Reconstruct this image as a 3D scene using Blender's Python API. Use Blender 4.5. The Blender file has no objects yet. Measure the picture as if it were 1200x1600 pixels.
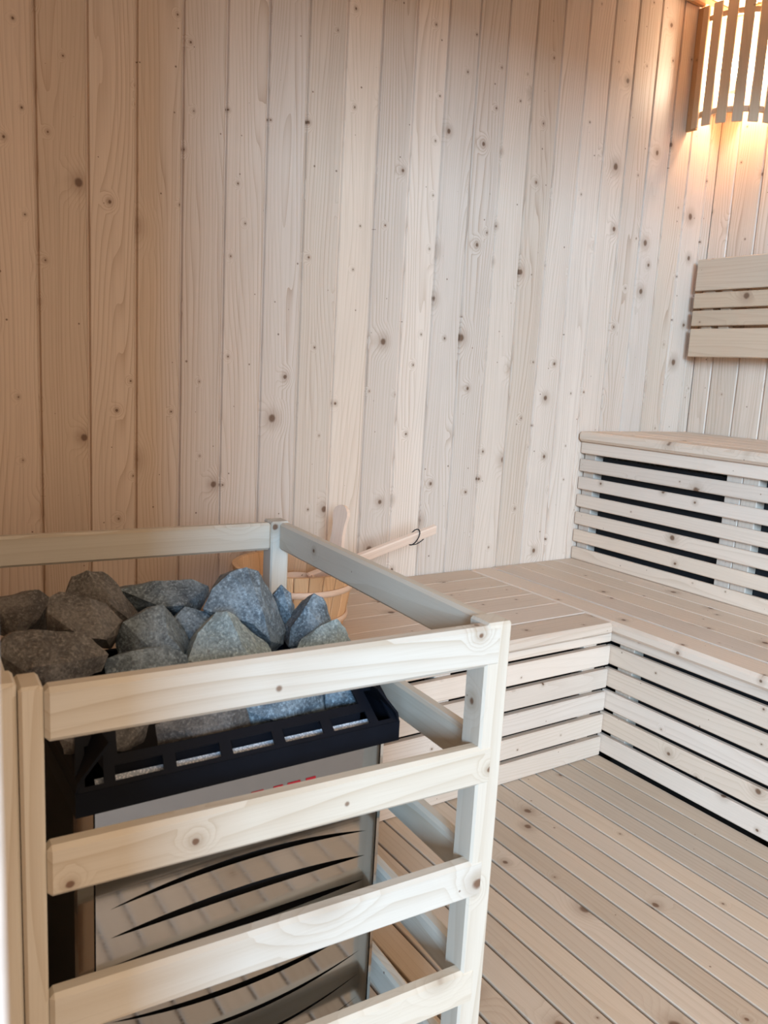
import bpy, bmesh, math, random
from mathutils import Vector, Matrix, noise
R_ = random.Random(7)
scene = bpy.context.scene
COL = scene.collection

# ---------------------------------------------------------------- camera
FWD_YAW, PITCH, ROLL, F_PX = 0.5895, -0.1711, 0.0543, 1275.62
cam_d = bpy.data.cameras.new('camera')
cam = bpy.data.objects.new('camera', cam_d)
COL.objects.link(cam)
fwd = Vector((math.sin(FWD_YAW) * math.cos(PITCH), math.cos(FWD_YAW) * math.cos(PITCH), math.sin(PITCH)))
rgt = Vector((math.cos(FWD_YAW), -math.sin(FWD_YAW), 0))
upv = rgt.cross(fwd)
r2 = rgt * math.cos(ROLL) + upv * math.sin(ROLL)
u2 = upv * math.cos(ROLL) - rgt * math.sin(ROLL)
m = Matrix((r2, u2, -fwd)).transposed().to_4x4()
m.translation = Vector((-2.7021, -1.9846, 1.0071))
cam.matrix_world = m
cam_d.sensor_fit = 'HORIZONTAL'
cam_d.sensor_width = 36.0
cam_d.lens = F_PX / 1200 * 36.0
cam_d.clip_start = 0.02
cam_d.dof.use_dof = True
cam_d.dof.focus_distance = 1.9
cam_d.dof.aperture_fstop = 14.0
scene.camera = cam

# ---------------------------------------------------------------- world, daylight, exposure
world = bpy.data.worlds.new('world')
scene.world = world
world.use_nodes = True
bg = world.node_tree.nodes['Background']
bg.inputs['Color'].default_value = (1.0, 0.77, 0.57, 1)
bg.inputs['Strength'].default_value = 1.55

def daylight(name, loc, target, w, ht_, energy):
    """a tall daylight-coloured area light outside the doorway"""
    dl = bpy.data.lights.new(name, 'AREA')
    dl.shape = 'RECTANGLE'
    dl.size, dl.size_y = w, ht_
    dl.energy = energy
    dl.color = (0.40, 0.67, 1.0)
    o = bpy.data.objects.new(name, dl)
    COL.objects.link(o)
    o.location = loc
    o.rotation_euler = (Vector(target) - Vector(loc)).to_track_quat('-Z', 'Y').to_euler()
daylight('daylight_window', (-7.70, -12.8, 3.9), (-2.2, -0.8, 0.8), 2.5, 3.0, 2200)
daylight('daylight_middle_fill', (-9.3, -10.6, 3.2), (-2.0, -0.9, 0.6), 1.4, 2.6, 580)  # unseen extra light, added to brighten the guard's side rails
daylight('daylight_side_window', (-10.1, -6.85, 2.7), (-1.5, -1.0, 0.5), 2.0, 2.2, 560)

vs = scene.view_settings
scene.display_settings.display_device = 'sRGB'
vs.view_transform = 'Standard'
vs.look = 'None'
vs.exposure = 0.14
vs.gamma = 1.0
vs.use_curve_mapping = False
scene.cycles.max_bounces = 12
scene.cycles.diffuse_bounces = 6

# ---------------------------------------------------------------- materials
class NT:
    def __init__(s, name):
        s.m = bpy.data.materials.new(name); s.m.use_nodes = True
        s.t = s.m.node_tree; s.b = s.t.nodes['Principled BSDF']
    def n(s, typ, **kw):
        nd = s.t.nodes.new(typ)
        for k, v in kw.items(): setattr(nd, k, v)
        return nd
    def put(s, sock, v):
        if isinstance(v, bpy.types.NodeSocket): s.t.links.new(v, sock)
        else: sock.default_value = v
    def math(s, op, a, b=0.0, c=0.0):
        nd = s.n('ShaderNodeMath', operation=op)
        s.put(nd.inputs[0], a); s.put(nd.inputs[1], b); s.put(nd.inputs[2], c)
        return nd.outputs[0]
    def remap(s, v, a, b, c, d, smooth=True):
        nd = s.n('ShaderNodeMapRange', interpolation_type='SMOOTHSTEP' if smooth else 'LINEAR')
        for i, x in enumerate((v, a, b, c, d)): s.put(nd.inputs[i], x)
        return nd.outputs[0]
    def vec(s, x, y, z=0.0):
        nd = s.n('ShaderNodeCombineXYZ')
        for i, q in enumerate((x, y, z)): s.put(nd.inputs[i], q)
        return nd.outputs[0]
    def noise(s, v, scale, detail=2.0, rough=0.5, dist=0.0):
        nd = s.n('ShaderNodeTexNoise')
        s.put(nd.inputs['Vector'], v); nd.inputs['Scale'].default_value = scale
        nd.inputs['Detail'].default_value = detail; nd.inputs['Roughness'].default_value = rough
        nd.inputs['Distortion'].default_value = dist
        return nd.outputs[0]
    def mix(s, f, a, b, mode='MIX'):
        nd = s.n('ShaderNodeMix', data_type='RGBA', blend_type=mode)
        s.put(nd.inputs[0], f); s.put(nd.inputs[6], a); s.put(nd.inputs[7], b)
        return nd.outputs[2]
    def set(s, **kw):
        for k, v in kw.items(): s.put(s.b.inputs[k.replace('_', ' ')], v)
        return s.m

def rgb(r, g, b): return (r, g, b, 1.0)

def wood(name, light, dark, ring=0.45, freq=105.0, knots=1.0, kscale=5.6, rough=0.55, vary=0.16, knot_col=(0.13, 0.062, 0.03), bump=0.12, streak=0.12):
    """pine board: length along local X, growth lines and knots by board"""
    k = NT(name)
    tc = k.n('ShaderNodeTexCoord'); sx = k.n('ShaderNodeSeparateXYZ')
    k.t.links.new(tc.outputs['Object'], sx.inputs[0])
    oi = k.n('ShaderNodeObjectInfo'); rnd = oi.outputs['Random']
    u0 = k.math('MULTIPLY_ADD', sx.outputs[2], 0.9, sx.outputs[1])
    u = k.math('MULTIPLY_ADD', rnd, 37.13, u0)
    v = k.math('MULTIPLY_ADD', rnd, 91.7, sx.outputs[0])
    # knots
    vo = k.n('ShaderNodeTexVoronoi', voronoi_dimensions='2D', feature='F1')
    wob = k.noise(k.vec(u, v), 60.0, 2.0)
    k.put(vo.inputs['Vector'], k.vec(k.math('MULTIPLY', u, 1.12), v))
    vo.inputs['Scale'].default_value = kscale
    d = k.math('MULTIPLY_ADD', k.math('SUBTRACT', wob, 0.5), 0.03, vo.outputs['Distance'])
    cs = k.n('ShaderNodeSeparateColor'); k.t.links.new(vo.outputs['Color'], cs.inputs[0])
    rr = k.math('MULTIPLY_ADD', k.math('POWER', cs.outputs[0], 3.0), 0.085 * knots, 0.017 * min(knots, 1.0))
    core = k.remap(d, rr, k.math('MULTIPLY', rr, 0.45), 0.0, 1.0)
    halo = k.remap(d, k.math('MULTIPLY', rr, 3.2), k.math('MULTIPLY', rr, 0.7), 0.0, 1.0)
    bumpk = k.remap(d, k.math('MULTIPLY_ADD', rr, 5.0, 0.02), 0.0, 0.0, 1.0)
    # pin knots, more of them and smaller
    vo2 = k.n('ShaderNodeTexVoronoi', voronoi_dimensions='2D', feature='F1')
    k.put(vo2.inputs['Vector'], k.vec(k.math('ADD', u, 3.3), v)); vo2.inputs['Scale'].default_value = kscale * 1.7
    cs2 = k.n('ShaderNodeSeparateColor'); k.t.links.new(vo2.outputs['Color'], cs2.inputs[0])
    r2_ = k.remap(cs2.outputs[1], 0.45, 1.0, 0.0, 0.040 * knots, False)
    pin = k.remap(vo2.outputs['Distance'], k.math('ADD', r2_, 0.001), k.math('MULTIPLY', r2_, 0.4), 0.0, 1.0)
    # growth lines
    n1 = k.noise(k.vec(k.math('MULTIPLY', u, 7.0), k.math('MULTIPLY', v, 0.75)), 1.0, 2.0, 0.45)
    n2 = k.noise(k.vec(k.math('MULTIPLY', u, 30.0), k.math('MULTIPLY', v, 2.0)), 1.0, 2.0, 0.5)
    h = k.math('MULTIPLY', u, freq * 0.55)
    h = k.math('MULTIPLY_ADD', n1, freq * 0.11, h)
    h = k.math('MULTIPLY_ADD', n2, 0.5, h)
    h = k.math('MULTIPLY_ADD', bumpk, 3.2, h)
    s = k.math('FRACT', h)
    line = k.math('POWER', s, 3.5)
    amp = k.remap(k.noise(k.vec(k.math('MULTIPLY', u, 16.0), k.math('MULTIPLY', v, 0.5)), 1.0, 1.0), 0.3, 0.7, 0.25, 1.0)
    fib = k.noise(k.vec(k.math('MULTIPLY', u, 900.0), k.math('MULTIPLY', v, 12.0)), 1.0, 2.0)
    c = k.mix(k.math('MULTIPLY', k.math('MULTIPLY', line, amp), ring), rgb(*light), rgb(*dark))
    blot = k.noise(k.vec(k.math('MULTIPLY', u, 10.0), k.math('MULTIPLY', v, 2.5)), 1.0, 3.0)
    c = k.mix(k.remap(blot, 0.45, 0.8, 0.0, 0.28), c, rgb(*[x * 0.78 for x in light]))
    c = k.mix(k.remap(fib, 0.35, 0.7, 0.0, 0.10), c, rgb(*dark))
    st_ = k.noise(k.vec(k.math('MULTIPLY', u, 210.0), k.math('MULTIPLY', v, 1.1)), 1.0, 3.0, 0.6)
    c = k.mix(k.remap(st_, 0.5, 0.72, 0.0, streak), c, rgb(*[x * 0.8 for x in dark]))
    # board to board tone
    r3 = k.math('FRACT', k.math('MULTIPLY', rnd, 13.7))
    g = k.math('MULTIPLY_ADD', r3, vary, 1.0 - vary * 0.55)
    r4 = k.math('FRACT', k.math('MULTIPLY', rnd, 53.3))
    tone = k.n('ShaderNodeCombineColor')
    k.put(tone.inputs[0], g)
    k.put(tone.inputs[1], k.math('MULTIPLY', g, k.math('MULTIPLY_ADD', r4, 0.05, 0.965)))
    k.put(tone.inputs[2], k.math('MULTIPLY', g, k.math('MULTIPLY_ADD', r4, 0.12, 0.92)))
    c = k.mix(1.0, c, tone.outputs[0], 'MULTIPLY')
    c = k.mix(k.math('MULTIPLY', halo, 0.38), c, rgb(*[0.55 * a + 0.45 * b for a, b in zip(dark, knot_col)]))
    c = k.mix(k.math('MULTIPLY', core, 0.9), c, rgb(*knot_col))
    c = k.mix(k.math('MULTIPLY', pin, 0.8), c, rgb(*knot_col))
    bp = k.n('ShaderNodeBump'); bp.inputs['Strength'].default_value = bump; bp.inputs['Distance'].default_value = 0.001
    k.put(bp.inputs['Height'], k.math('SUBTRACT', k.math('MULTIPLY', fib, 0.6), k.math('MULTIPLY', line, 0.5)))
    return k.set(Base_Color=c, Roughness=rough, Normal=bp.outputs[0], Specular_IOR_Level=0.35)

M = {}
M['wall'] = wood('pine_wall_cladding', (0.66, 0.515, 0.39), (0.35, 0.205, 0.115), ring=0.62, freq=150, kscale=6.3, vary=0.2, streak=0.22)
M['bench'] = wood('spruce_bench', (0.64, 0.51, 0.39), (0.40, 0.27, 0.175), ring=0.36, freq=120, knots=0.75, kscale=6.0)
M['backrest'] = wood('tan_backrest_wood', (0.54, 0.385, 0.255), (0.36, 0.22, 0.13), ring=0.35, knots=0.9, kscale=5.5)
M['floor'] = wood('spruce_floor', (0.52, 0.415, 0.31), (0.31, 0.21, 0.13), ring=0.34, freq=110, knots=0.8, kscale=5.5, vary=0.22)
M['fence'] = wood('planed_pale_spruce', (0.565, 0.515, 0.425), (0.36, 0.27, 0.17), ring=0.58, freq=75, knots=0.8, kscale=4.0, vary=0.08, rough=0.45)
M['lamp'] = wood('lamp_spruce', (0.62, 0.46, 0.30), (0.42, 0.27, 0.15), ring=0.25, knots=0.4)
M['lamp_frame'] = wood('lamp_frame_wood', (0.50, 0.28, 0.13), (0.30, 0.15, 0.06), ring=0.3, knots=0.2)
M['bucket'] = wood('bucket_larch', (0.68, 0.42, 0.22), (0.40, 0.20, 0.085), ring=0.6, freq=230, knots=0.15, vary=0.25)
M['ladle'] = wood('ladle_beech', (0.74, 0.53, 0.38), (0.52, 0.33, 0.20), ring=0.25, knots=0.1)

def plain(name, col, rough=0.5, metal=0.0, **kw):
    k = NT(name)
    tc = k.n('ShaderNodeTexCoord')
    nz = k.noise(tc.outputs['Object'], 45.0, 3.0)
    c = k.mix(k.remap(nz, 0.3, 0.75, 0.0, 1.0), rgb(*col), rgb(*[x * 0.82 for x in col]))
    return k.set(Base_Color=c, Roughness=rough, Metallic=metal, **kw)
M['white'] = plain('white_painted_frame', (0.86, 0.88, 0.88), 0.4)
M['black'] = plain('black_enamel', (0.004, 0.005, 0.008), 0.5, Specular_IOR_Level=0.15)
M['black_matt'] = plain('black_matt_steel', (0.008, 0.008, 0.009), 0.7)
M['cord'] = plain('black_leather_cord', (0.015, 0.013, 0.012), 0.6)
M['dark'] = plain('dark_subfloor', (0.025, 0.018, 0.013), 0.9)
M['outer'] = plain('grey_tile_and_plaster', (0.30, 0.29, 0.28), 0.8)
M['red'] = plain('red_print', (0.75, 0.02, 0.06), 0.4)

def steel():
    k = NT('polished_stainless_steel')
    tc = k.n('ShaderNodeTexCoord'); sx = k.n('ShaderNodeSeparateXYZ')
    k.t.links.new(tc.outputs['Object'], sx.inputs[0])
    br = k.noise(k.vec(k.math('MULTIPLY', sx.outputs[0], 6.0), k.math('MULTIPLY', sx.outputs[1], 6.0), k.math('MULTIPLY', sx.outputs[2], 500.0)), 1.0, 2.0)
    lo = k.noise(tc.outputs['Object'], 5.0, 1.0)
    bp = k.n('ShaderNodeBump'); bp.inputs['Strength'].default_value = 0.03; bp.inputs['Distance'].default_value = 0.003
    k.put(bp.inputs['Height'], lo)
    return k.set(Base_Color=rgb(0.45, 0.43, 0.40), Metallic=1.0, Roughness=k.remap(br, 0.2, 0.8, 0.05, 0.11), Normal=bp.outputs[0])
M['steel'] = steel()

def mesh_strip():
    k = NT('speckled_foil_insulation')
    tc = k.n('ShaderNodeTexCoord')
    vo = k.n('ShaderNodeTexVoronoi'); k.put(vo.inputs['Vector'], tc.outputs['Object']); vo.inputs['Scale'].default_value = 420
    c = k.mix(k.remap(vo.outputs['Distance'], 0.2, 0.6, 0.0, 1.0), rgb(0.95, 0.96, 0.97), rgb(0.45, 0.5, 0.55))
    return k.set(Base_Color=c, Roughness=0.35, Metallic=0.2)
M['foil'] = mesh_strip()

def stone_mat(name, base, pale):
    k = NT(name)
    tc = k.n('ShaderNodeTexCoord'); oi = k.n('ShaderNodeObjectInfo')
    off = k.n('ShaderNodeVectorMath', operation='ADD')
    k.put(off.inputs[0], tc.outputs['Object']); k.put(off.inputs[1], k.vec(k.math('MULTIPLY', oi.outputs['Random'], 31.0), 0.0, 0.0))
    p = off.outputs[0]
    big = k.noise(p, 22.0, 4.0, 0.6, 0.6)
    fine = k.noise(p, 260.0, 4.0, 0.65)
    ve = k.noise(p, 34.0, 5.0, 0.6, 1.5)
    vein = k.remap(k.math('ABSOLUTE', k.math('SUBTRACT', ve, 0.5)), 0.0, 0.03, 1.0, 0.0)
    c = k.mix(k.remap(big, 0.38, 0.68, 0.0, 1.0), rgb(*base), rgb(*[0.5 * a + 0.5 * b for a, b in zip(base, pale)]))
    c = k.mix(k.remap(fine, 0.5, 0.7, 0.0, 0.85), c, rgb(*pale))
    c = k.mix(k.remap(fine, 0.5, 0.25, 0.0, 0.8), c, rgb(*[x * 0.4 for x in base]))
    c = k.mix(k.math('MULTIPLY', vein, 0.18), c, rgb(*[min(1, x * 1.5) for x in pale]))
    bp = k.n('ShaderNodeBump'); bp.inputs['Strength'].default_value = 0.8; bp.inputs['Distance'].default_value = 0.004
    k.put(bp.inputs['Height'], k.math('ADD', k.math('MULTIPLY', fine, 0.5), big))
    return k.set(Base_Color=c, Roughness=0.62, Normal=bp.outputs[0])
M['stone'] = stone_mat('dark_olivine_stone', (0.065, 0.088, 0.105), (0.30, 0.37, 0.40))
M['stone_pale'] = stone_mat('pale_grey_green_stone', (0.18, 0.225, 0.22), (0.46, 0.54, 0.52))
M['stone_brown'] = stone_mat('brownish_dark_stone', (0.06, 0.053, 0.046), (0.21, 0.19, 0.165))

k = NT('glowing_bulb_glass')
k.set(Base_Color=rgb(1, 0.9, 0.75), Emission_Color=rgb(1.0, 0.87, 0.70), Emission_Strength=430.0)
M['bulb'] = k.m

# ---------------------------------------------------------------- builders
WM = {}                                   # world matrix of every object by name
def place(o, parent, mat):
    COL.objects.link(o)
    if parent is not None:
        o.parent = parent
        o.matrix_basis = WM[parent.name].inverted() @ mat
    else:
        o.matrix_basis = mat
    WM[o.name] = mat.copy()
    return o

def tag(o, label=None, cat=None, group=None, kind=None):
    if label: o['label'] = label
    if cat: o['category'] = cat
    if group: o['group'] = group
    if kind: o['kind'] = kind
    return o

def thing(name, loc, label, cat, rz=0.0, group=None, kind=None):
    o = bpy.data.objects.new(name, None)
    o.empty_display_size = 0.1
    place(o, None, Matrix.Translation(Vector(loc)) @ Matrix.Rotation(rz, 4, 'Z'))
    return tag(o, label, cat, group, kind)

def obj(name, me, mat, parent=None, mw=None):
    if not me.materials: me.materials.append(mat)
    o = bpy.data.objects.new(name, me)
    if o.data.materials[0] is not mat:
        o.material_slots[0].link = 'OBJECT'; o.material_slots[0].material = mat
    return place(o, parent, mw if mw is not None else (WM[parent.name].copy() if parent else Matrix()))

def mesh(name, verts, faces, smooth=False):
    me = bpy.data.meshes.new(name)
    me.from_pydata([tuple(v) for v in verts], [], faces)
    bm = bmesh.new(); bm.from_mesh(me)
    bmesh.ops.recalc_face_normals(bm, faces=bm.faces)
    bm.to_mesh(me); bm.free()
    if smooth:
        for p in me.polygons: p.use_smooth = True
    return me

_bx = {}
def bevbox(L, W, T, b):
    key = (round(L, 4), round(W, 4), round(T, 4), round(b, 4))
    if key in _bx: return _bx[key]
    bm = bmesh.new()
    bmesh.ops.create_cube(bm, size=1.0)
    for v in bm.verts: v.co = Vector((v.co.x * L, v.co.y * W, v.co.z * T))
    if b > 0:
        bmesh.ops.bevel(bm, geom=bm.edges[:], offset=b, segments=1, affect='EDGES', profile=0.5)
    me = bpy.data.meshes.new('board'); bm.to_mesh(me); bm.free()
    _bx[key] = me
    return me

AX = {'x': Vector((1, 0, 0)), 'y': Vector((0, 1, 0)), 'z': Vector((0, 0, 1))}
def frame(c, lx, ly):
    """matrix at c, local X along lx, local Y along ly"""
    a = lx if isinstance(lx, Vector) else AX[lx]; b = ly if isinstance(ly, Vector) else AX[ly]
    a = a.normalized(); b = (b - a * a.dot(b)).normalized(); n = a.cross(b)
    mm = Matrix((a, b, n)).transposed().to_4x4(); mm.translation = Vector(c)
    return mm

def board(name, parent, lo, hi, along, mat, b=0.002, local=False):
    """a bevelled board filling the box lo..hi (world, or the parent's frame), grain along an axis"""
    lo, hi = Vector(lo), Vector(hi); s = hi - lo; c = (lo + hi) / 2
    ax = 'xyz'.index(along)
    oth = sorted([i for i in range(3) if i != ax], key=lambda i: -s[i])
    f = frame(c, 'xyz'[ax], 'xyz'[oth[0]])
    if local: f = WM[parent.name] @ f
    return obj(name, bevbox(s[ax], s[oth[0]], s[oth[1]], min(b, s[oth[1]] * 0.45)), mat, parent, f)

def prism(profile, L):
    """closed profile in (y, z), extruded along local x, centred"""
    n = len(profile)
    vs_ = [(-L / 2, y, z) for y, z in profile] + [(L / 2, y, z) for y, z in profile]
    fs = [(i, (i + 1) % n, n + (i + 1) % n, n + i) for i in range(n)] + [tuple(range(n)), tuple(range(2 * n - 1, n - 1, -1))]
    return mesh('prism', vs_, fs)

def lathe(prof, seg=24, a0=0.0, a1=2 * math.pi, closed=False):
    full = abs(a1 - a0 - 2 * math.pi) < 1e-6
    n = seg if full else seg + 1
    vs_ = []; fs = []; m_ = len(prof)
    for i in range(n):
        a = a0 + (a1 - a0) * i / seg
        for r, z in prof: vs_.append((r * math.cos(a), r * math.sin(a), z))
    for i in range(seg):
        j = (i + 1) % n
        for q in range(m_ if closed else m_ - 1):
            w = (q + 1) % m_
            fs.append((i * m_ + q, j * m_ + q, j * m_ + w, i * m_ + w))
    if closed and not full:
        fs.append(tuple(range(m_))); fs.append(tuple((n - 1) * m_ + q for q in reversed(range(m_))))
    return vs_, fs

def tube(pts, r, seg=8):
    vs_ = []; fs = []; pts = [Vector(p) for p in pts]; n = len(pts)
    for i, p in enumerate(pts):
        t = (pts[min(i + 1, n - 1)] - pts[max(i - 1, 0)]).normalized()
        a = t.orthogonal().normalized() if i == 0 else (pa - t * t.dot(pa)).normalized()
        pa = a; b = t.cross(a)
        for q in range(seg):
            an = 2 * math.pi * q / seg
            vs_.append(p + (a * math.cos(an) + b * math.sin(an)) * r)
    for i in range(n - 1):
        for q in range(seg):
            fs.append((i * seg + q, i * seg + (q + 1) % seg, (i + 1) * seg + (q + 1) % seg, (i + 1) * seg + q))
    fs.append(tuple(reversed(range(seg)))); fs.append(tuple((n - 1) * seg + q for q in range(seg)))
    return vs_, fs

def holed_plate(ss, ts, holes, mp, thick):
    """grid over ss x ts without the cells inside the holes (s0,s1,t0,t1), mapped by mp(s,t,d), with thickness"""
    ss = sorted(set([round(x, 5) for x in ss] + [round(h[i], 5) for h in holes for i in (0, 1)]))
    ts = sorted(set([round(x, 5) for x in ts] + [round(h[i], 5) for h in holes for i in (2, 3)]))
    vid = {}; vs_ = []; fs = []
    def vtx(i, j, d):
        key = (i, j, d)
        if key not in vid:
            vid[key] = len(vs_); vs_.append(mp(ss[i], ts[j], d * thick))
        return vid[key]
    solid = {}
    for i in range(len(ss) - 1):
        for j in range(len(ts) - 1):
            cs_, ct = (ss[i] + ss[i + 1]) / 2, (ts[j] + ts[j + 1]) / 2
            solid[i, j] = not any(h[0] < cs_ < h[1] and h[2] < ct < h[3] for h in holes)
    for (i, j), ok in solid.items():
        if not ok: continue
        fs.append((vtx(i, j, 0), vtx(i + 1, j, 0), vtx(i + 1, j + 1, 0), vtx(i, j + 1, 0)))
        fs.append((vtx(i, j + 1, 1), vtx(i + 1, j + 1, 1), vtx(i + 1, j, 1), vtx(i, j, 1)))
        for (di, dj, e0, e1) in ((-1, 0, (i, j + 1), (i, j)), (1, 0, (i + 1, j), (i + 1, j + 1)), (0, -1, (i, j), (i + 1, j)), (0, 1, (i + 1, j + 1), (i, j + 1))):
            if not solid.get((i + di, j + dj), False):
                fs.append((vtx(*e0, 0), vtx(*e0, 1), vtx(*e1, 1), vtx(*e1, 0)))
    return mesh('plate', vs_, fs)

# ---------------------------------------------------------------- the room
ZC = 2.31
XL, YF_ = -2.70, -1.70
PITCH_W = 0.1083
_pl = {}
def plank_mesh(w, L, t=0.016):
    key = (round(w, 4), round(L, 4))
    if key not in _pl:
        a = -w / 2
        _pl[key] = prism([(a, -t), (a, -0.0040), (a + 0.0030, 0), (w / 2 - 0.0070, 0), (w / 2 - 0.0050, -0.0035), (w / 2 - 0.0046, -0.0065), (w / 2, -0.0065), (w / 2, -t)], L)
    return _pl[key]

def clad(wall, edges, z0, z1, pos, ly):
    """vertical tongue-and-groove planks between successive edges; pos(s) gives the world point at z=0, ly the width axis"""
    for a, b in zip(edges[:-1], edges[1:]):
        c = pos((a + b) / 2); c.z = (z0 + z1) / 2
        obj('plank', plank_mesh(abs(b - a), z1 - z0), M['wall'], wall, frame(c, 'z', ly))

def slab(name, lo, hi, mat, kind='structure', label=None, cat=None):
    lo, hi = Vector(lo), Vector(hi); c = (lo + hi) / 2; s = hi - lo
    o = obj(name, bevbox(s.x, s.y, s.z, 0.0), mat, None, Matrix.Translation(c))
    return tag(o, label, cat, None, kind)

wb = slab('wall_back', (XL - 0.05, 0.016, -0.08), (0.06, 0.06, ZC), M['outer'], label='long back wall clad in knotty vertical pine planks', cat='wall')
ed = [XL] + [-2.329 + PITCH_W * i for i in range(-3, 22) if XL + 0.02 < -2.329 + PITCH_W * i < -0.02] + [0.0]
# local X up, local Y towards -x, so local Z faces the room (-y)
clad(wb, ed, -0.06, ZC, lambda s: Vector((s, 0, 0)), Vector((-1, 0, 0)))
wr = slab('wall_right', (0.016, YF_ - 0.1, -0.08), (0.06, 0.0155, ZC), M['outer'], label='right wall of pine planks carrying the lamp and backrest', cat='wall')
ed = [0.006] + [-0.075 - PITCH_W * i for i in range(15)] + [YF_]
# local Y towards +y ; X up x Y(+y) = -x -> faces the room
clad(wr, ed, -0.06, ZC, lambda s: Vector((0, s, 0)), Vector((0, 1, 0)))
wl = slab('wall_left', (XL - 0.06, YF_ - 0.1, -0.08), (XL - 0.016, 0.0155, ZC), M['outer'], label='left pine wall behind the heater, outside the picture', cat='wall')
ed = [0.0] + [-0.09 - PITCH_W * i for i in range(15)] + [YF_]
clad(wl, ed, -0.06, ZC, lambda s: Vector((XL, s, 0)), Vector((0, -1, 0)))
ce = slab('ceiling', (XL - 0.06, YF_ - 0.1, ZC + 0.016), (0.06, 0.06, ZC + 0.06), M['outer'], label='pine plank ceiling above the corner lamp', cat='ceiling')
for i in range(16):
    y = -PITCH_W * (i + 0.5)
    obj('plank', plank_mesh(PITCH_W, -XL), M['wall'], ce, frame((XL / 2, y, ZC), 'x', Vector((0, -1, 0))))
# front wall: opening the width of the doorway and its glazing, left free
wf = slab('wall_front', (-0.62, YF_ - 0.1, -0.08), (0.0, YF_, ZC), M['outer'], label='front wall beside the doorway, outside the picture', cat='wall')
board('plank', wf, (-2.76, YF_ - 0.1, 2.12), (-0.62, YF_, ZC), 'x', M['wall'])
door = thing('door_1', (-2.70, YF_ - 0.05, 0), 'white painted door frame at the left picture edge', 'door frame', kind='structure')
board('door_jamb', door, (-2.76, YF_ - 0.1, 0.0), (-2.6765, YF_, 2.06), 'z', M['white'], 0.004)
board('door_head', door, (-2.76, YF_ - 0.1, 2.06), (-0.62, YF_, 2.12), 'x', M['white'], 0.004)
slab('floor_outside', (-8, -9, -0.10), (1.5, YF_ - 0.1, -0.02), M['outer'], label='pale floor outside the doorway, out of the picture', cat='floor')

tr = board('trim_1', None, (XL, -0.026, ZC - 0.03), (-0.001, -0.001, ZC - 0.001), 'x', M['lamp_frame'], 0.006)
tag(tr, 'narrow wooden trim strip between back wall and ceiling', 'trim', kind='structure')
tr = board('trim_2', None, (-0.026, YF_, ZC - 0.03), (-0.001, -0.027, ZC - 0.001), 'y', M['lamp_frame'], 0.006)
tag(tr, 'narrow wooden trim strip between right wall and ceiling', 'trim', kind='structure')

fl = slab('floor', (XL, YF_ - 0.1, -0.10), (0.0, 0.0, -0.045), M['dark'], label='slatted floor of narrow pale spruce boards with dark gaps', cat='floor')
FP = 0.0590
x = -1.0700 + FP
while x - FP > XL:
    board('floor_board', fl, (x - FP + 0.0028, YF_ - 0.02, -0.022), (x - 0.0028, -0.50, 0.0), 'y', M['floor'], 0.0014)
    x -= FP
for y in (-1.55, -1.1, -0.62):
    board('joist', fl, (XL + 0.01, y - 0.03, -0.045), (-0.92, y + 0.03, -0.0225), 'x', M['dark'], 0.0)

# ---------------------------------------------------------------- benches
ZL, ZU = 0.389, 0.839
XR, YLW, XU = -1.037, -0.612, -0.592
BT = 0.032
BW = M['bench']
lb = thing('lower_bench', (-0.8, -0.9, 0), 'lower slatted bench along the right wall, in front of the raised tier', 'bench')
n = 5; xs = [XR + (-0.5535 - XR) * i / n for i in range(n + 1)]
for i in range(n):
    board('seat_board', lb, (xs[i] + (0 if i == 0 else 0.0012), -1.68, ZL - (BT if i == 0 else 0.026)), (xs[i + 1] - 0.0012, -0.003, ZL), 'y', BW, 0.008 if i == 0 else 0.0016)
zt = ZL - BT
def slat_rows(first, count, top, bottom, gap):
    h = (top - first - bottom - gap * (count - 1)) / (count - 1)
    rows = [(top - first, top)]; z = top - first
    for i in range(count - 1):
        rows.append((z - gap - h, z - gap)); z -= gap + h
    return rows
for z0, z1 in slat_rows(0.030, 6, zt - 0.001, 0.009, 0.0125):
    board('slat', lb, (XR + 0.025, -1.68, z0), (XR + 0.041, -0.569, z1), 'y', BW, 0.003)
for y in (-0.648, -1.15, -1.66):
    board('upright', lb, (XR + 0.0455, y - 0.0, 0.0), (XR + 0.085, y + 0.05, zt), 'z', BW, 0.002)
for y in (-0.05, -0.6, -1.15, -1.66):
    board('bearer', lb, (XR + 0.09, y - 0.02, zt - 0.05), (-0.565, y + 0.02, zt - 0.0005), 'x', BW, 0.002)

sb = thing('side_bench', (-1.5, -0.3, 0), 'lower slatted bench against the back wall, bucket standing on it', 'bench')
XB = -1.962
n = 6; ys = [YLW + (-0.003 - YLW) * i / n for i in range(n + 1)]
for i in range(n):
    board('seat_board', sb, (XB, ys[i] + (0 if i == 0 else 0.0012), ZL - (BT if i == 0 else 0.026)), (XR - 0.0015, ys[i + 1] - 0.0012, ZL), 'x', BW, 0.008 if i == 0 else 0.0016)
for z0, z1 in slat_rows(0.030, 6, zt - 0.001, 0.001, 0.0115):
    board('slat', sb, (XB + 0.02, YLW + 0.025, z0), (XR + 0.024, YLW + 0.045, z1), 'x', BW, 0.003)
    board('end_slat', sb, (XB + 0.02, YLW + 0.0465, z0), (XB + 0.04, -0.005, z1), 'y', BW, 0.003)
for xx in (-1.93, -1.60, -1.105):
    board('upright', sb, (xx + 0.012, YLW + 0.0455, 0.0), (xx + 0.06, YLW + 0.085, zt), 'z', BW, 0.002)
for xx in (-1.88, -1.5, -1.12):
    board('bearer', sb, (xx - 0.02, YLW + 0.09, zt - 0.05), (xx + 0.02, -0.01, zt - 0.0005), 'y', BW, 0.002)

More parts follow.
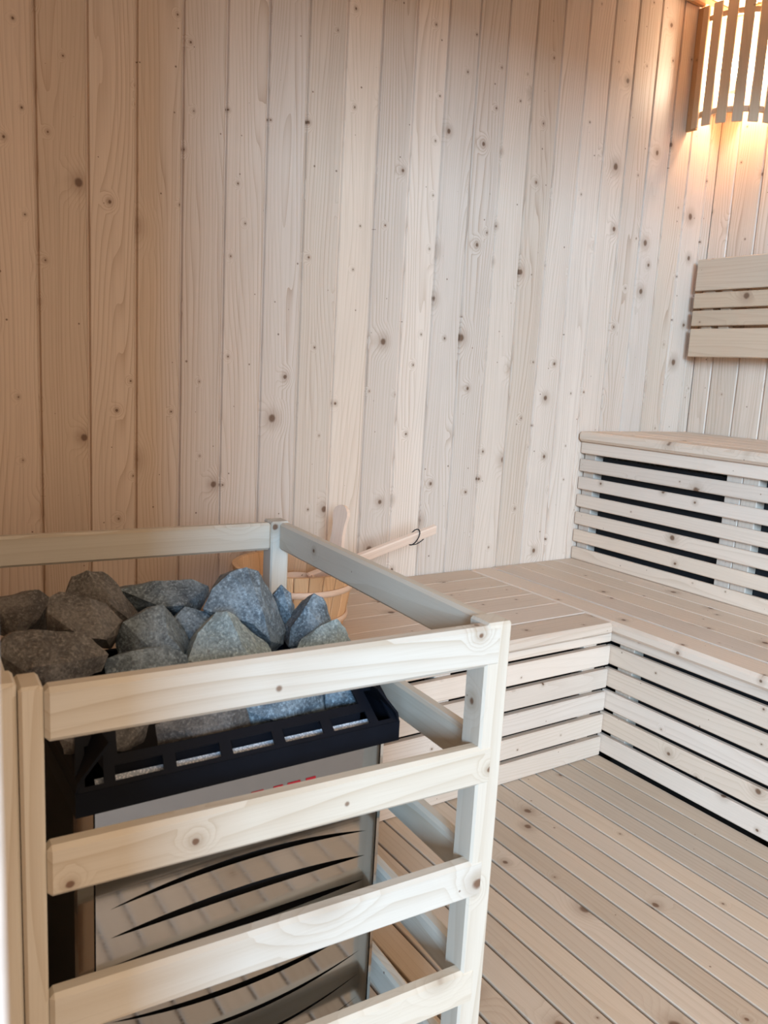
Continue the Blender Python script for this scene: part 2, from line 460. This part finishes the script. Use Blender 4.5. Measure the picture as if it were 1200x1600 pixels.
ub = thing('upper_bench', (-0.3, -0.9, ZL), 'raised upper bench along the right wall with seven front slats', 'bench')
n = 5; xs = [XU + (-0.003 - XU) * i / n for i in range(n + 1)]
for i in range(n):
    board('seat_board', ub, (xs[i] + (0 if i == 0 else 0.0012), -1.68, ZU - (0.034 if i == 0 else 0.026)), (xs[i + 1] - 0.0012, -0.003, ZU), 'y', BW, 0.009 if i == 0 else 0.0016)
zt2 = ZU - 0.034
for z0, z1 in slat_rows(0.041, 7, zt2 - 0.001, ZL + 0.001, 0.0190):
    board('slat', ub, (XU + 0.02, -1.68, z0), (XU + 0.034, -0.003, z1), 'y', BW, 0.003)
for y0, y1 in ((-0.056, -0.006), (-0.611, -0.560), (-0.664, -0.613), (-1.20, -1.15), (-1.67, -1.62)):
    board('upright', ub, (XU + 0.0402, y0, 0.0), (XU + 0.080, y1, zt2), 'z', BW, 0.002)
for y in (-0.03, -0.612, -1.17, -1.64):
    board('bearer', ub, (XU + 0.085, y - 0.02, zt2 - 0.05), (-0.01, y + 0.02, zt2 - 0.0005), 'x', BW, 0.002)

board('gap_shade_sheet', ub, (XU + 0.0805, -1.68, ZL + 0.002), (XU + 0.0835, -0.004, zt2 - 0.055), 'y', M['black_matt'], 0.0)  # added black sheets, painting the shade between the slats of all three benches
board('gap_shade_sheet', lb, (XR + 0.0860, -1.68, 0.001), (XR + 0.0890, -0.50, zt - 0.052), 'y', M['black_matt'], 0.0)
board('gap_shade_sheet', sb, (XB + 0.045, YLW + 0.0860, 0.001), (XR + 0.02, YLW + 0.0890, zt - 0.052), 'x', M['black_matt'], 0.0)

# ---------------------------------------------------------------- backrest on the right wall
BX = -0.095
br = thing('backrest', (0, -0.7, 1.118), 'wall-mounted slatted wooden backrest above the upper bench', 'backrest')
for z0, z1 in ((1.352, 1.462), (1.290, 1.344), (1.228, 1.282), (1.118, 1.218)):
    board('slat', br, (BX, -1.30, z0), (BX + 0.020, -0.035, z1), 'y', M['backrest'], 0.0025)
for y in (-0.085, -0.155, -0.66, -1.25):
    board('batten', br, (BX + 0.0205, y - 0.02, 1.14), (BX + 0.0500, y + 0.02, 1.44), 'z', M['backrest'], 0.002)
    board('wall_block', br, (BX + 0.0505, y - 0.02, 1.25), (-0.0005, y + 0.02, 1.33), 'z', M['backrest'], 0.002)

# ---------------------------------------------------------------- corner lamp
Z0, Z1 = 1.886, 2.272
lp = thing('corner_lamp', (-0.08, -0.08, Z0), 'lit corner lamp behind a curved shade of vertical wooden slats', 'lamp')
A, B = Vector((-0.187, -0.012)), Vector((-0.012, -0.235))
mid = (A + B) / 2; ch = (B - A); half = ch.length / 2; span = math.radians(124)
Rr = half / math.sin(span / 2)
nrm = Vector((-ch.y, ch.x)).normalized()
if nrm.dot(Vector((1, 1))) < 0: nrm = -nrm
cen = mid + nrm * (Rr * math.cos(span / 2))
a0 = math.atan2(A.y - cen.y, A.x - cen.x); a1 = math.atan2(B.y - cen.y, B.x - cen.x)
while a0 < 0: a0 += 2 * math.pi
while a1 < a0: a1 += 2 * math.pi
NS = 7
st = (a1 - a0) / NS
for i in range(NS):
    a = a0 + st * (i + 0.5)
    er = Vector((math.cos(a), math.sin(a), 0)); et = Vector((-math.sin(a), math.cos(a), 0))
    c = Vector((cen.x, cen.y, (Z0 + Z1) / 2)) + er * (Rr + 0.004)
    obj('slat', bevbox(Z1 - Z0, Rr * st * 0.68, 0.008, 0.0015), M['lamp'], lp, frame(c, Vector((0, 0, 1)), et))
for zb in (Z0 + 0.034, Z1 - 0.05):
    v_, f_ = lathe([(Rr - 0.012, zb), (Rr - 0.0006, zb), (Rr - 0.0006, zb + 0.018), (Rr - 0.012, zb + 0.018)], 24, a0, a1, True)
    obj('curved_rail', mesh('curved_rail', v_, f_), M['lamp'], lp, Matrix.Translation((cen.x, cen.y, 0)))
board('side_post', lp, (-0.200, -0.042, Z0 - 0.004), (-0.188, -0.001, Z1 + 0.004), 'z', M['lamp_frame'], 0.0015)
board('side_post', lp, (-0.028, -0.250, Z0 - 0.004), (-0.001, -0.237, Z1 + 0.004), 'z', M['lamp_frame'], 0.0015)
# bulb with its holder on a small back plate across the corner
q = Vector((-0.085, -0.095, 0))
obj('back_plate', bevbox(0.10, 0.10, 0.012, 0.002), M['lamp'], lp, frame((-0.045, -0.045, 2.02), Vector((0, 0, 1)), Vector((1, -1, 0))))
v_, f_ = lathe([(0.0, 2.015), (0.020, 2.015), (0.022, 2.03), (0.022, 2.05), (0.0, 2.05)], 16)
obj('bulb_holder', mesh('bulb_holder', v_, f_), M['white'], lp, Matrix.Translation(q))
pr = [(0.010, 2.0505), (0.014, 2.056), (0.023, 2.072), (0.028, 2.088), (0.028, 2.098), (0.022, 2.114), (0.012, 2.122), (0.0, 2.124)]
v_, f_ = lathe(pr, 20)
obj('bulb', mesh('bulb', v_, f_, True), M['bulb'], lp, Matrix.Translation(q))

# ---------------------------------------------------------------- heater guard rail
FA = -0.05
fg = thing('heater_guard', (-2.0261, -1.2722, 0), 'pale wooden guard rail fence standing around the sauna heater', 'fence', rz=FA)
FD = 0.714
FW = M['fence']
ZR = (0.710, 0.5535, 0.397, 0.240, 0.0835); RH = 0.0525
def post(lo, hi): return board('post', fg, lo, hi, 'z', FW, 0.003, True)
post((-0.037, 0.0, 0.0), (0.0, 0.040, 0.713))
post((-0.037, FD - 0.040, 0.0), (0.0, FD, 0.712))
post((-0.5595, 0.0, 0.0), (-0.5385, 0.040, 0.713))
post((-0.5845, 0.002, 0.0), (-0.5603, 0.040, 0.718))
post((-0.5845, FD - 0.040, 0.0), (-0.5485, FD, 0.712))
for z in ZR:
    board('front_rail', fg, (-0.538, -0.0012, z - RH), (-0.0150, 0.0195, z), 'x', FW, 0.0045, True)
    board('side_rail', fg, (-0.0215, 0.0402, z - RH), (-0.0010, FD - 0.0402, z), 'y', FW, 0.0045, True)
    board('side_rail', fg, (-0.5835, 0.0402, z - RH), (-0.5630, FD - 0.0402, z), 'y', FW, 0.0045, True)
for z in ZR[:1]:
    board('back_rail', fg, (-0.5483, FD - 0.0405, z - RH), (-0.0372, FD - 0.020, z), 'x', FW, 0.0045, True)

# ---------------------------------------------------------------- heater
HX0, HX1, HY0, HY1 = -2.5184, -2.1059, -1.158, -0.815
HC = (HX0 + HX1) / 2
ht = thing('sauna_heater', (HC, (HY0 + HY1) / 2, 0), 'electric sauna heater with steel front and black slotted stone rim', 'heater')
PX0, PX1, PY = -2.4936, -2.1222, -1.138
ident = Matrix()
def hobj(name, me, mat, parent=None): return obj(name, me, mat, parent or ht, Matrix())
# front panel with eight curved, pointed vents cut out: strips between the slit outlines
tips = [0.392 - 0.0363 * i for i in range(8)]
bow = [0.0150, 0.0070, -0.0015, -0.010, -0.018, -0.025, -0.030, -0.034]
thk = [0.0085, 0.0115, 0.0110, 0.0095, 0.0085, 0.0060, 0.0050, 0.0040]
VX0, VX1 = -2.4780, -2.1370
NSEG = 28
def shape(t): return 1 - (2 * t - 1) ** 2
lines = [[(0.531, 0.531)] * (NSEG + 1)]
xs = [VX0 + (VX1 - VX0) * i / NSEG for i in range(NSEG + 1)]
for tp, bo, th in zip(tips, bow, thk):
    lines.append([(tp + bo * shape(i / NSEG) + th / 2 * shape(i / NSEG) ** 0.8, tp + bo * shape(i / NSEG) - th / 2 * shape(i / NSEG) ** 0.8) for i in range(NSEG + 1)])
lines.append([(0.095, 0.095)] * (NSEG + 1))
vs_ = []; fs = []
def addv(x_, z_):
    vs_.append((x_, PY, z_)); return len(vs_) - 1
for a, b in zip(lines[:-1], lines[1:]):
    top = [addv(xs[i], a[i][1]) for i in range(NSEG + 1)]; bot = [addv(xs[i], b[i][0]) for i in range(NSEG + 1)]
    for i in range(NSEG): fs.append((top[i], bot[i], bot[i + 1], top[i + 1]))
    l0, l1 = addv(PX0, a[0][1]), addv(PX0, b[0][0]); fs.append((l0, l1, bot[0], top[0]))
    l0, l1 = addv(PX1, a[-1][1]), addv(PX1, b[-1][0]); fs.append((top[-1], bot[-1], l1, l0))
me = mesh('front_panel', vs_, fs)
bm = bmesh.new(); bm.from_mesh(me); bmesh.ops.remove_doubles(bm, verts=bm.verts, dist=1e-5)
bmesh.ops.recalc_face_normals(bm, faces=bm.faces)
geo = bmesh.ops.extrude_face_region(bm, geom=bm.faces[:])
for v in geo['geom']:
    if isinstance(v, bmesh.types.BMVert): v.co.y += 0.0015
bmesh.ops.recalc_face_normals(bm, faces=bm.faces); bm.to_mesh(me); bm.free()
fp = hobj('front_panel', me, M['steel'])
# red print below the rim, mostly hidden by the guard rail
for i, (x_, w_) in enumerate(((-2.300, 0.016), (-2.272, 0.013), (-2.250, 0.018), (-2.226, 0.014))):
    obj('red_print', bevbox(w_, 0.0006, 0.010, 0.0), M['red'], fp, Matrix.Translation((x_, PY - 0.0004, 0.4868)))
for s, x_ in ((-1, PX0), (1, PX1)):
    pr = [(x_ + s * 0.0018, PY), (x_ + s * 0.016, PY + 0.014), (x_ + s * 0.016, PY + 0.030), (x_ + s * 0.0145, PY + 0.030), (x_ + s * 0.0145, PY + 0.0147), (x_ + s * 0.0018, PY + 0.0016)]
    vv = [(a, b, 0.095) for a, b in pr] + [(a, b, 0.531) for a, b in pr]
    nn = len(pr)
    ff = [(i, (i + 1) % nn, nn + (i + 1) % nn, nn + i) for i in range(nn)] + [tuple(range(nn)), tuple(range(2 * nn - 1, nn - 1, -1))]
    hobj('corner_strip', mesh('corner_strip', vv, ff), M['steel'])
def hb(name, lo, hi, mat, b=0.0015, parent=None):
    lo, hi = Vector(lo), Vector(hi); s = hi - lo
    return obj(name, bevbox(s.x, s.y, s.z, b), mat, parent or ht, Matrix.Translation((lo + hi) / 2))
hb('side_panel', (PX0 - 0.0155, PY + 0.031, 0.095), (PX0 - 0.0135, HY1 + 0.012, 0.531), M['black_matt'], 0.0)
hb('side_panel', (PX1 + 0.0135, PY + 0.031, 0.095), (PX1 + 0.0155, HY1 + 0.012, 0.531), M['black_matt'], 0.0)
hb('back_panel', (PX0 - 0.013, HY1 + 0.010, 0.095), (PX1 + 0.013, HY1 + 0.012, 0.531), M['black_matt'], 0.0)
hb('inner_shield', (PX0 - 0.012, PY + 0.020, 0.097), (PX1 + 0.012, PY + 0.022, 0.529), M['black_matt'], 0.0)
hb('bottom_panel', (PX0 - 0.013, PY + 0.003, 0.090), (PX1 + 0.013, HY1 + 0.012, 0.0948), M['black_matt'], 0.0)
hb('stone_tray', (HX0 + 0.05, HY0 + 0.045, 0.470), (HX1 - 0.05, HY1 - 0.045, 0.530), M['black_matt'], 0.0)
for x_ in (PX0 + 0.02, PX1 - 0.02):
    for y_ in (PY + 0.05, HY1 - 0.03):
        hb('leg', (x_ - 0.012, y_ - 0.012, 0.0), (x_ + 0.012, y_ + 0.012, 0.0898), M['black_matt'], 0.002)
# black rim: vertical band, sloping faces with slots
ZB, ZF, ZTOP = 0.525, 0.551, 0.603
def frus(x_, y_, k_): return (x_, y_, k_)
SW = 0.046
def front_map(s, t, d):
    x_ = HC + (s - HC) * (1 - 0.055 * t)
    return (x_, HY0 + 0.050 * t + d * 0.7, ZF + 0.050 * t - d * 0.7)
slots = [(HC - 0.027 + 0.0685 * i, HC + 0.027 + 0.0685 * i, 0.10, 0.34) for i in range(-2, 3)]
holes = slots + [(HX0 + SW, HX1 - SW, 0.50, 1.0), (HX1 - 0.030, HX1 - 0.010, 0.10, 0.72), (HX0 + 0.010, HX0 + 0.030, 0.10, 0.72)]
rim = hobj('rim_front', holed_plate([HX0, HX1], [0, 1], holes, front_map, 0.003), M['black'])
tag(rim, 'black sloping rim face with five slots')
def side_map(sg):
    X0 = HX1 if sg > 0 else HX0
    return lambda s, t, d: (X0 - sg * (0.011 * t) - sg * 0.035 * max(0, t - 0.25) * (0 if t < 0.26 else 1) * 0.9 - sg * d, s, ZF + 0.052 * t - d * 0.3)
for sg in (1, -1):
    hs = [(HY0 + 0.07 + 0.085 * i, HY0 + 0.135 + 0.085 * i, 0.35, 0.62) for i in range(3)]
    hobj('rim_side', holed_plate([HY0 + 0.001, HY1 - 0.001], [0, 0.25, 1], hs, side_map(sg), 0.003), M['black'])
def back_map(s, t, d): return (HC + (s - HC) * (1 - 0.055 * t), HY1 - 0.05 * t - d * 0.7, ZF + 0.05 * t - d * 0.7)
hobj('rim_back', holed_plate([HX0, HX1], [0, 1], [(h[0], h[1], 0.25, 0.5) for h in slots], back_map, 0.003), M['black'])
vv = [(HX0, HY0), (HX1, HY0), (HX1, HY1), (HX0, HY1)]; ww = [(HX0 + .003, HY0 + .003), (HX1 - .003, HY0 + .003), (HX1 - .003, HY1 - .003), (HX0 + .003, HY1 - .003)]
V = [(a, b, z) for z in (ZB, ZF + 0.001) for a, b in vv] + [(a, b, z) for z in (ZB, ZF + 0.001) for a, b in ww]
F = []
for i in range(4):
    j = (i + 1) % 4
    F += [(i, j, 4 + j, 4 + i), (8 + j, 8 + i, 12 + i, 12 + j), (i, 8 + i, 8 + j, j), (4 + i, 4 + j, 12 + j, 12 + i)]
hobj('rim_band', mesh('rim_band', V, F), M['black'])
# inner lip along the notch in front and the pale foil seen through the slots
hb('inner_lip', (HX0 + SW, HY0 + 0.0265, 0.535), (HX1 - SW, HY0 + 0.0285, ZF + 0.0235), M['black'], 0.0)
ff_ = frame((HC, HY0 + 0.0165, ZF - 0.0030), Vector((1, 0, 0)), Vector((0, 1, 0.75)))
obj('foil_strip', bevbox(HX1 - HX0 - 0.05, 0.016, 0.001, 0.0), M['foil'], ht, ff_)

# ---------------------------------------------------------------- stones in the heater
STONES = {
    'A': (-0.92, [(-2.566, 0.703), (-2.548, 0.708), (-2.506, 0.71), (-2.492, 0.699), (-2.491, 0.678), (-2.496, 0.657), (-2.56, 0.662)]),
    'B': (-0.93, [(-2.478, 0.709), (-2.469, 0.729), (-2.451, 0.734), (-2.431, 0.731), (-2.414, 0.715), (-2.406, 0.697), (-2.385, 0.67), (-2.387, 0.657), (-2.41, 0.649), (-2.463, 0.652)]),
    'C': (-1.02, [(-2.517, 0.713), (-2.513, 0.728), (-2.501, 0.732), (-2.469, 0.725), (-2.447, 0.713), (-2.431, 0.691), (-2.43, 0.675), (-2.443, 0.656), (-2.491, 0.667), (-2.516, 0.69)]),
    'D': (-1.08, [(-2.572, 0.705), (-2.556, 0.71), (-2.531, 0.709), (-2.487, 0.701), (-2.464, 0.675), (-2.47, 0.653), (-2.518, 0.642), (-2.558, 0.642), (-2.576, 0.663), (-2.579, 0.692)]),
    'E': (-0.9, [(-2.402, 0.696), (-2.376, 0.696), (-2.354, 0.704), (-2.299, 0.699), (-2.275, 0.689), (-2.267, 0.674), (-2.288, 0.647), (-2.354, 0.651), (-2.385, 0.668)]),
    'F': (-1.03, [(-2.44, 0.671), (-2.434, 0.694), (-2.399, 0.706), (-2.386, 0.71), (-2.37, 0.694), (-2.36, 0.672), (-2.346, 0.653), (-2.354, 0.633), (-2.403, 0.633), (-2.438, 0.646)]),
    'F2': (-1.08, [(-2.466, 0.664), (-2.441, 0.675), (-2.396, 0.672), (-2.368, 0.656), (-2.364, 0.615), (-2.441, 0.617), (-2.466, 0.637)]),
    'G': (-0.98, [(-2.354, 0.674), (-2.337, 0.685), (-2.301, 0.676), (-2.282, 0.66), (-2.286, 0.624), (-2.327, 0.626), (-2.349, 0.651)]),
    'H': (-1.07, [(-2.37, 0.649), (-2.353, 0.679), (-2.328, 0.702), (-2.318, 0.704), (-2.303, 0.693), (-2.29, 0.675), (-2.258, 0.651), (-2.25, 0.631), (-2.256, 0.597), (-2.36, 0.602)]),
    'I': (-0.99, [(-2.318, 0.685), (-2.305, 0.71), (-2.277, 0.73), (-2.256, 0.735), (-2.237, 0.729), (-2.221, 0.702), (-2.206, 0.667), (-2.195, 0.638), (-2.199, 0.62), (-2.218, 0.604), (-2.267, 0.634), (-2.3, 0.67)]),
    'J': (-0.94, [(-2.187, 0.675), (-2.177, 0.691), (-2.164, 0.678), (-2.152, 0.637), (-2.158, 0.613), (-2.179, 0.616)]),
    'K': (-1.0, [(-2.194, 0.617), (-2.19, 0.645), (-2.171, 0.676), (-2.153, 0.689), (-2.14, 0.681), (-2.129, 0.661), (-2.12, 0.631), (-2.136, 0.599), (-2.178, 0.601)]),
    'L': (-1.05, [(-2.214, 0.618), (-2.196, 0.643), (-2.172, 0.662), (-2.147, 0.667), (-2.131, 0.652), (-2.123, 0.632), (-2.105, 0.573), (-2.198, 0.584)]),
    'M': (-1.1, [(-2.305, 0.582), (-2.27, 0.601), (-2.216, 0.6), (-2.191, 0.583), (-2.189, 0.553), (-2.223, 0.544), (-2.286, 0.549)]),
    'N': (-1.1, [(-2.187, 0.604), (-2.158, 0.608), (-2.135, 0.591), (-2.129, 0.56), (-2.165, 0.554), (-2.185, 0.557)]),
    'O': (-1.1, [(-2.417, 0.588), (-2.371, 0.599), (-2.305, 0.591), (-2.295, 0.559), (-2.346, 0.553), (-2.413, 0.555)]),
    'P': (-1.105, [(-2.524, 0.597), (-2.484, 0.611), (-2.422, 0.591), (-2.426, 0.565), (-2.47, 0.563), (-2.518, 0.574)]),
}
SLAB = {
 'A': ('rough speckled stone at the far left of the heater', 'stone_brown', .045, .05),
 'B': ('brown dome-shaped stone rising highest at the left rear', 'stone_brown', .045, .05),
 'C': ('rounded dark stone in front of the brown dome stone', 'stone_brown', .04, .05),
 'D': ('broad flat-topped stone at the front left above the corner post', 'stone_brown', .035, .045),
 'E': ('low wide dark stone at the rear middle', 'stone', .045, .05),
 'F': ('dark stone in the middle with a bluish right face', 'stone', .045, .05),
 'F2': ('dark stone low behind the front rail, left of the pale pyramid', 'stone', .03, .028),
 'G': ('small bluish stone wedged between middle stone and tall stone', 'stone', .03, .05),
 'H': ('pale grey-green pyramid-shaped stone at the front middle', 'stone_pale', .05, .045),
 'I': ('largest tall blue-grey stone with a peaked top', 'stone', .05, .05),
 'J': ('narrow upright dark stone right of the tallest stone', 'stone', .03, .03),
 'K': ('pointed grey-blue stone near the right end of the heater', 'stone', .035, .04),
 'L': ('rounded pale stone at the front right of the heater', 'stone_pale', .03, .028),
 'M': ('veined bluish stone seen below the top front rail', 'stone', .018, .05),
 'N': ('small bluish stone below the top rail at the right', 'stone', .018, .05),
 'O': ('dark stone below the top rail behind the middle slots', 'stone_brown', .018, .05),
 'P': ('dark stone below the top rail at the left end', 'stone_brown', .015, .05),
}
def stone(key):
    y0, sil = STONES[key]; lab, mt, tf, tb = SLAB[key]
    rr = random.Random(hash(key) if False else sum(ord(c) * 31 ** i for i, c in enumerate(key)))
    cx_ = sum(p[0] for p in sil) / len(sil); cz_ = sum(p[1] for p in sil) / len(sil)
    pts = [Vector((x_, y0 + rr.uniform(-.008, .008), z_)) for x_, z_ in sil]
    for x_, z_ in sil:
        f = rr.uniform(0.62, 0.85)
        pts.append(Vector((cx_ + (x_ - cx_) * f, y0 + tb * rr.uniform(.7, 1.0), cz_ + (z_ - cz_) * f - 0.006)))
    for i in range(0, len(sil), 3):
        x_, z_ = sil[i]; f = rr.uniform(0.20, 0.55)
        pts.append(Vector((cx_ + (x_ - cx_) * f, y0 - tf * rr.uniform(.65, 1.0), cz_ + (z_ - cz_) * f - 0.008)))
    c = Vector((cx_, y0, min(p.z for p in pts)))
    bm = bmesh.new()
    for p in pts: bm.verts.new(p - c)
    r_ = bmesh.ops.convex_hull(bm, input=bm.verts[:])
    bmesh.ops.delete(bm, geom=[v for v in bm.verts if not v.link_faces], context='VERTS')
    bmesh.ops.triangulate(bm, faces=bm.faces[:])
    for _ in range(2):
        lg = [e for e in bm.edges if e.calc_length() > 0.010]
        bmesh.ops.subdivide_edges(bm, edges=lg, cuts=1 if _ else 2, use_grid_fill=True)
        bmesh.ops.triangulate(bm, faces=bm.faces[:])
    bm.normal_update()
    o_ = Vector((rr.random() * 10, rr.random() * 10, rr.random() * 10))
    for v in bm.verts:
        p = v.co + o_
        v.co += v.normal * (noise.fractal(p * 30, 0.9, 2.0, 4) * 0.0026 + noise.noise(p * 150) * 0.0010)
    me = bpy.data.meshes.new('stone'); bm.to_mesh(me); bm.free()
    for p in me.polygons: p.use_smooth = True
    me.set_sharp_from_angle(angle=math.radians(20))
    o = obj('sauna_stone', me, M[mt], None, Matrix.Translation(c))
    tag(o, lab, 'stone', 'sauna stones piled in the heater')
for key in STONES: stone(key)

# ---------------------------------------------------------------- bucket with ladle on the side bench
BC = Vector((-1.810, -0.275, ZL))
bk = thing('sauna_bucket', BC, 'wooden stave bucket on the side bench behind the guard rail', 'bucket')
RB, RT, HB = 0.122, 0.148, 0.150
NSV = 26; EAR = 20.0
for i in range(NSV):
    a = 2 * math.pi * i / NSV; w = 2 * math.pi / NSV * 0.49
    me_v = []; 
    for z_, r_ in ((0.0, RB), (HB, RT)):
        for da, rr_ in ((-w, r_ - .011), (w, r_ - .011), (w * 0.97, r_ - .0012), (w * .8, r_), (-w * .8, r_), (-w * 0.97, r_ - .0012)):
            me_v.append((z_, rr_ * math.sin(da), rr_ * math.cos(da)))
    nn = 6
    ff = [(q_, (q_ + 1) % nn, nn + (q_ + 1) % nn, nn + q_) for q_ in range(nn)] + [tuple(range(nn)), tuple(range(2 * nn - 1, nn - 1, -1))]
    if i == 0: stv = mesh('stave', me_v, ff)
    fr = Matrix((Vector((0, 0, 1)), Vector((-math.sin(a), math.cos(a), 0)), Vector((math.cos(a), math.sin(a), 0)))).transposed().to_4x4()
    fr.translation = BC
    obj('stave', stv, M['bucket'], bk, fr)
for z_ in (0.032, 0.108):
    r_ = RB + (RT - RB) * z_ / HB
    v_, f_ = lathe([(r_ + .0003, z_ - .008), (r_ + .004, z_ - .007), (r_ + .006, z_), (r_ + .005, z_ + .007), (r_ + .0016, z_ + .008)], 40, closed=True)
    obj('hoop', mesh('hoop', v_, f_, True), M['ladle'], bk, Matrix.Translation(BC))
v_, f_ = lathe([(0, 0.004), (RB - .012, 0.004), (RB - .012, 0.016), (0, 0.016)], 30)
obj('base', mesh('base', v_, f_), M['bucket'], bk, Matrix.Translation(BC))
# tall stave ears used as handles: shaped outline with a round head
def ear(deg, top):
    a = math.radians(deg); er = Vector((math.cos(a), math.sin(a), 0)); et = Vector((-math.sin(a), math.cos(a), 0))
    out = [(-0.030, 0.0), (-0.026, 0.05), (-0.019, top - 0.075)]
    out += [(-0.0205, top - 0.050)] + [(0.0255 * math.cos(math.radians(t)), top - 0.0265 + 0.0255 * math.sin(math.radians(t))) for t in range(180, -1, -20)] + [(0.0205, top - 0.050)]
    out += [(0.019, top - 0.075), (0.026, 0.05), (0.030, 0.0)]
    n_ = len(out); T = 0.011
    vv = [(z_, w_, -T / 2) for w_, z_ in out] + [(z_, w_, T / 2) for w_, z_ in out]
    ff = [(q_, (q_ + 1) % n_, n_ + (q_ + 1) % n_, n_ + q_) for q_ in range(n_)] + [tuple(range(n_)), tuple(range(2 * n_ - 1, n_ - 1, -1))]
    base = BC + Vector((0, 0, HB - 0.07)) + er * (RT - 0.0135 - 0.008)
    up_ = Vector((0, 0, 1)) + er * 0.16
    obj('ear', mesh('ear', vv, ff), M['ladle'], bk, frame(base, up_, et))
ear(15, 0.202)

ld = thing('ladle', (-1.80, -0.31, ZL + 0.02), 'wooden ladle leaning in the bucket, handle pointing right', 'ladle')
P0, P1 = Vector((-1.80, -0.325, 0.512)), Vector((-1.402, -0.290, 0.601))
dv = (P1 - P0).normalized(); Lh = (P1 - P0).length
sd = Vector((0.0, -0.30, 0.95)); hf = frame((P0 + P1) / 2, dv, sd)
hd = obj('handle', bevbox(Lh, 0.0270, 0.0150, 0.003), M['ladle'], ld, hf)
cp = P0 + dv * (Lh - 0.075)
n_ = hf.to_3x3().col[2]; w_ = hf.to_3x3().col[1]
loop = []
for i in range(17):
    a = 2 * math.pi * i / 16
    loop.append(cp + w_ * (0.0185 * math.cos(a)) + n_ * (0.014 * math.sin(a)) + dv * (0.014 * math.cos(a)))
v_, f_ = tube(loop, 0.0016, 6)
obj('cord', mesh('cord', v_, f_, True), M['cord'], hd, Matrix())
tail = [cp - w_ * 0.0185 - dv * 0.014 + dv * (0.05 * t) - Vector((0, 0, 0.006)) * math.sin(t * 3.1) for t in [i / 6 for i in range(7)]]
v_, f_ = tube(tail, 0.0014, 6)
obj('cord', mesh('cord', v_, f_, True), M['cord'], hd, Matrix())
v_, f_ = lathe([(0, 0), (0.028, 0), (0.036, 0.012), (0.039, 0.045), (0.035, 0.045), (0.032, 0.014), (0.025, 0.005), (0, 0.005)], 20)
obj('bowl', mesh('bowl', v_, f_, True), M['ladle'], ld, Matrix.Translation(P0 + Vector((-0.030, -0.006, -0.034))))
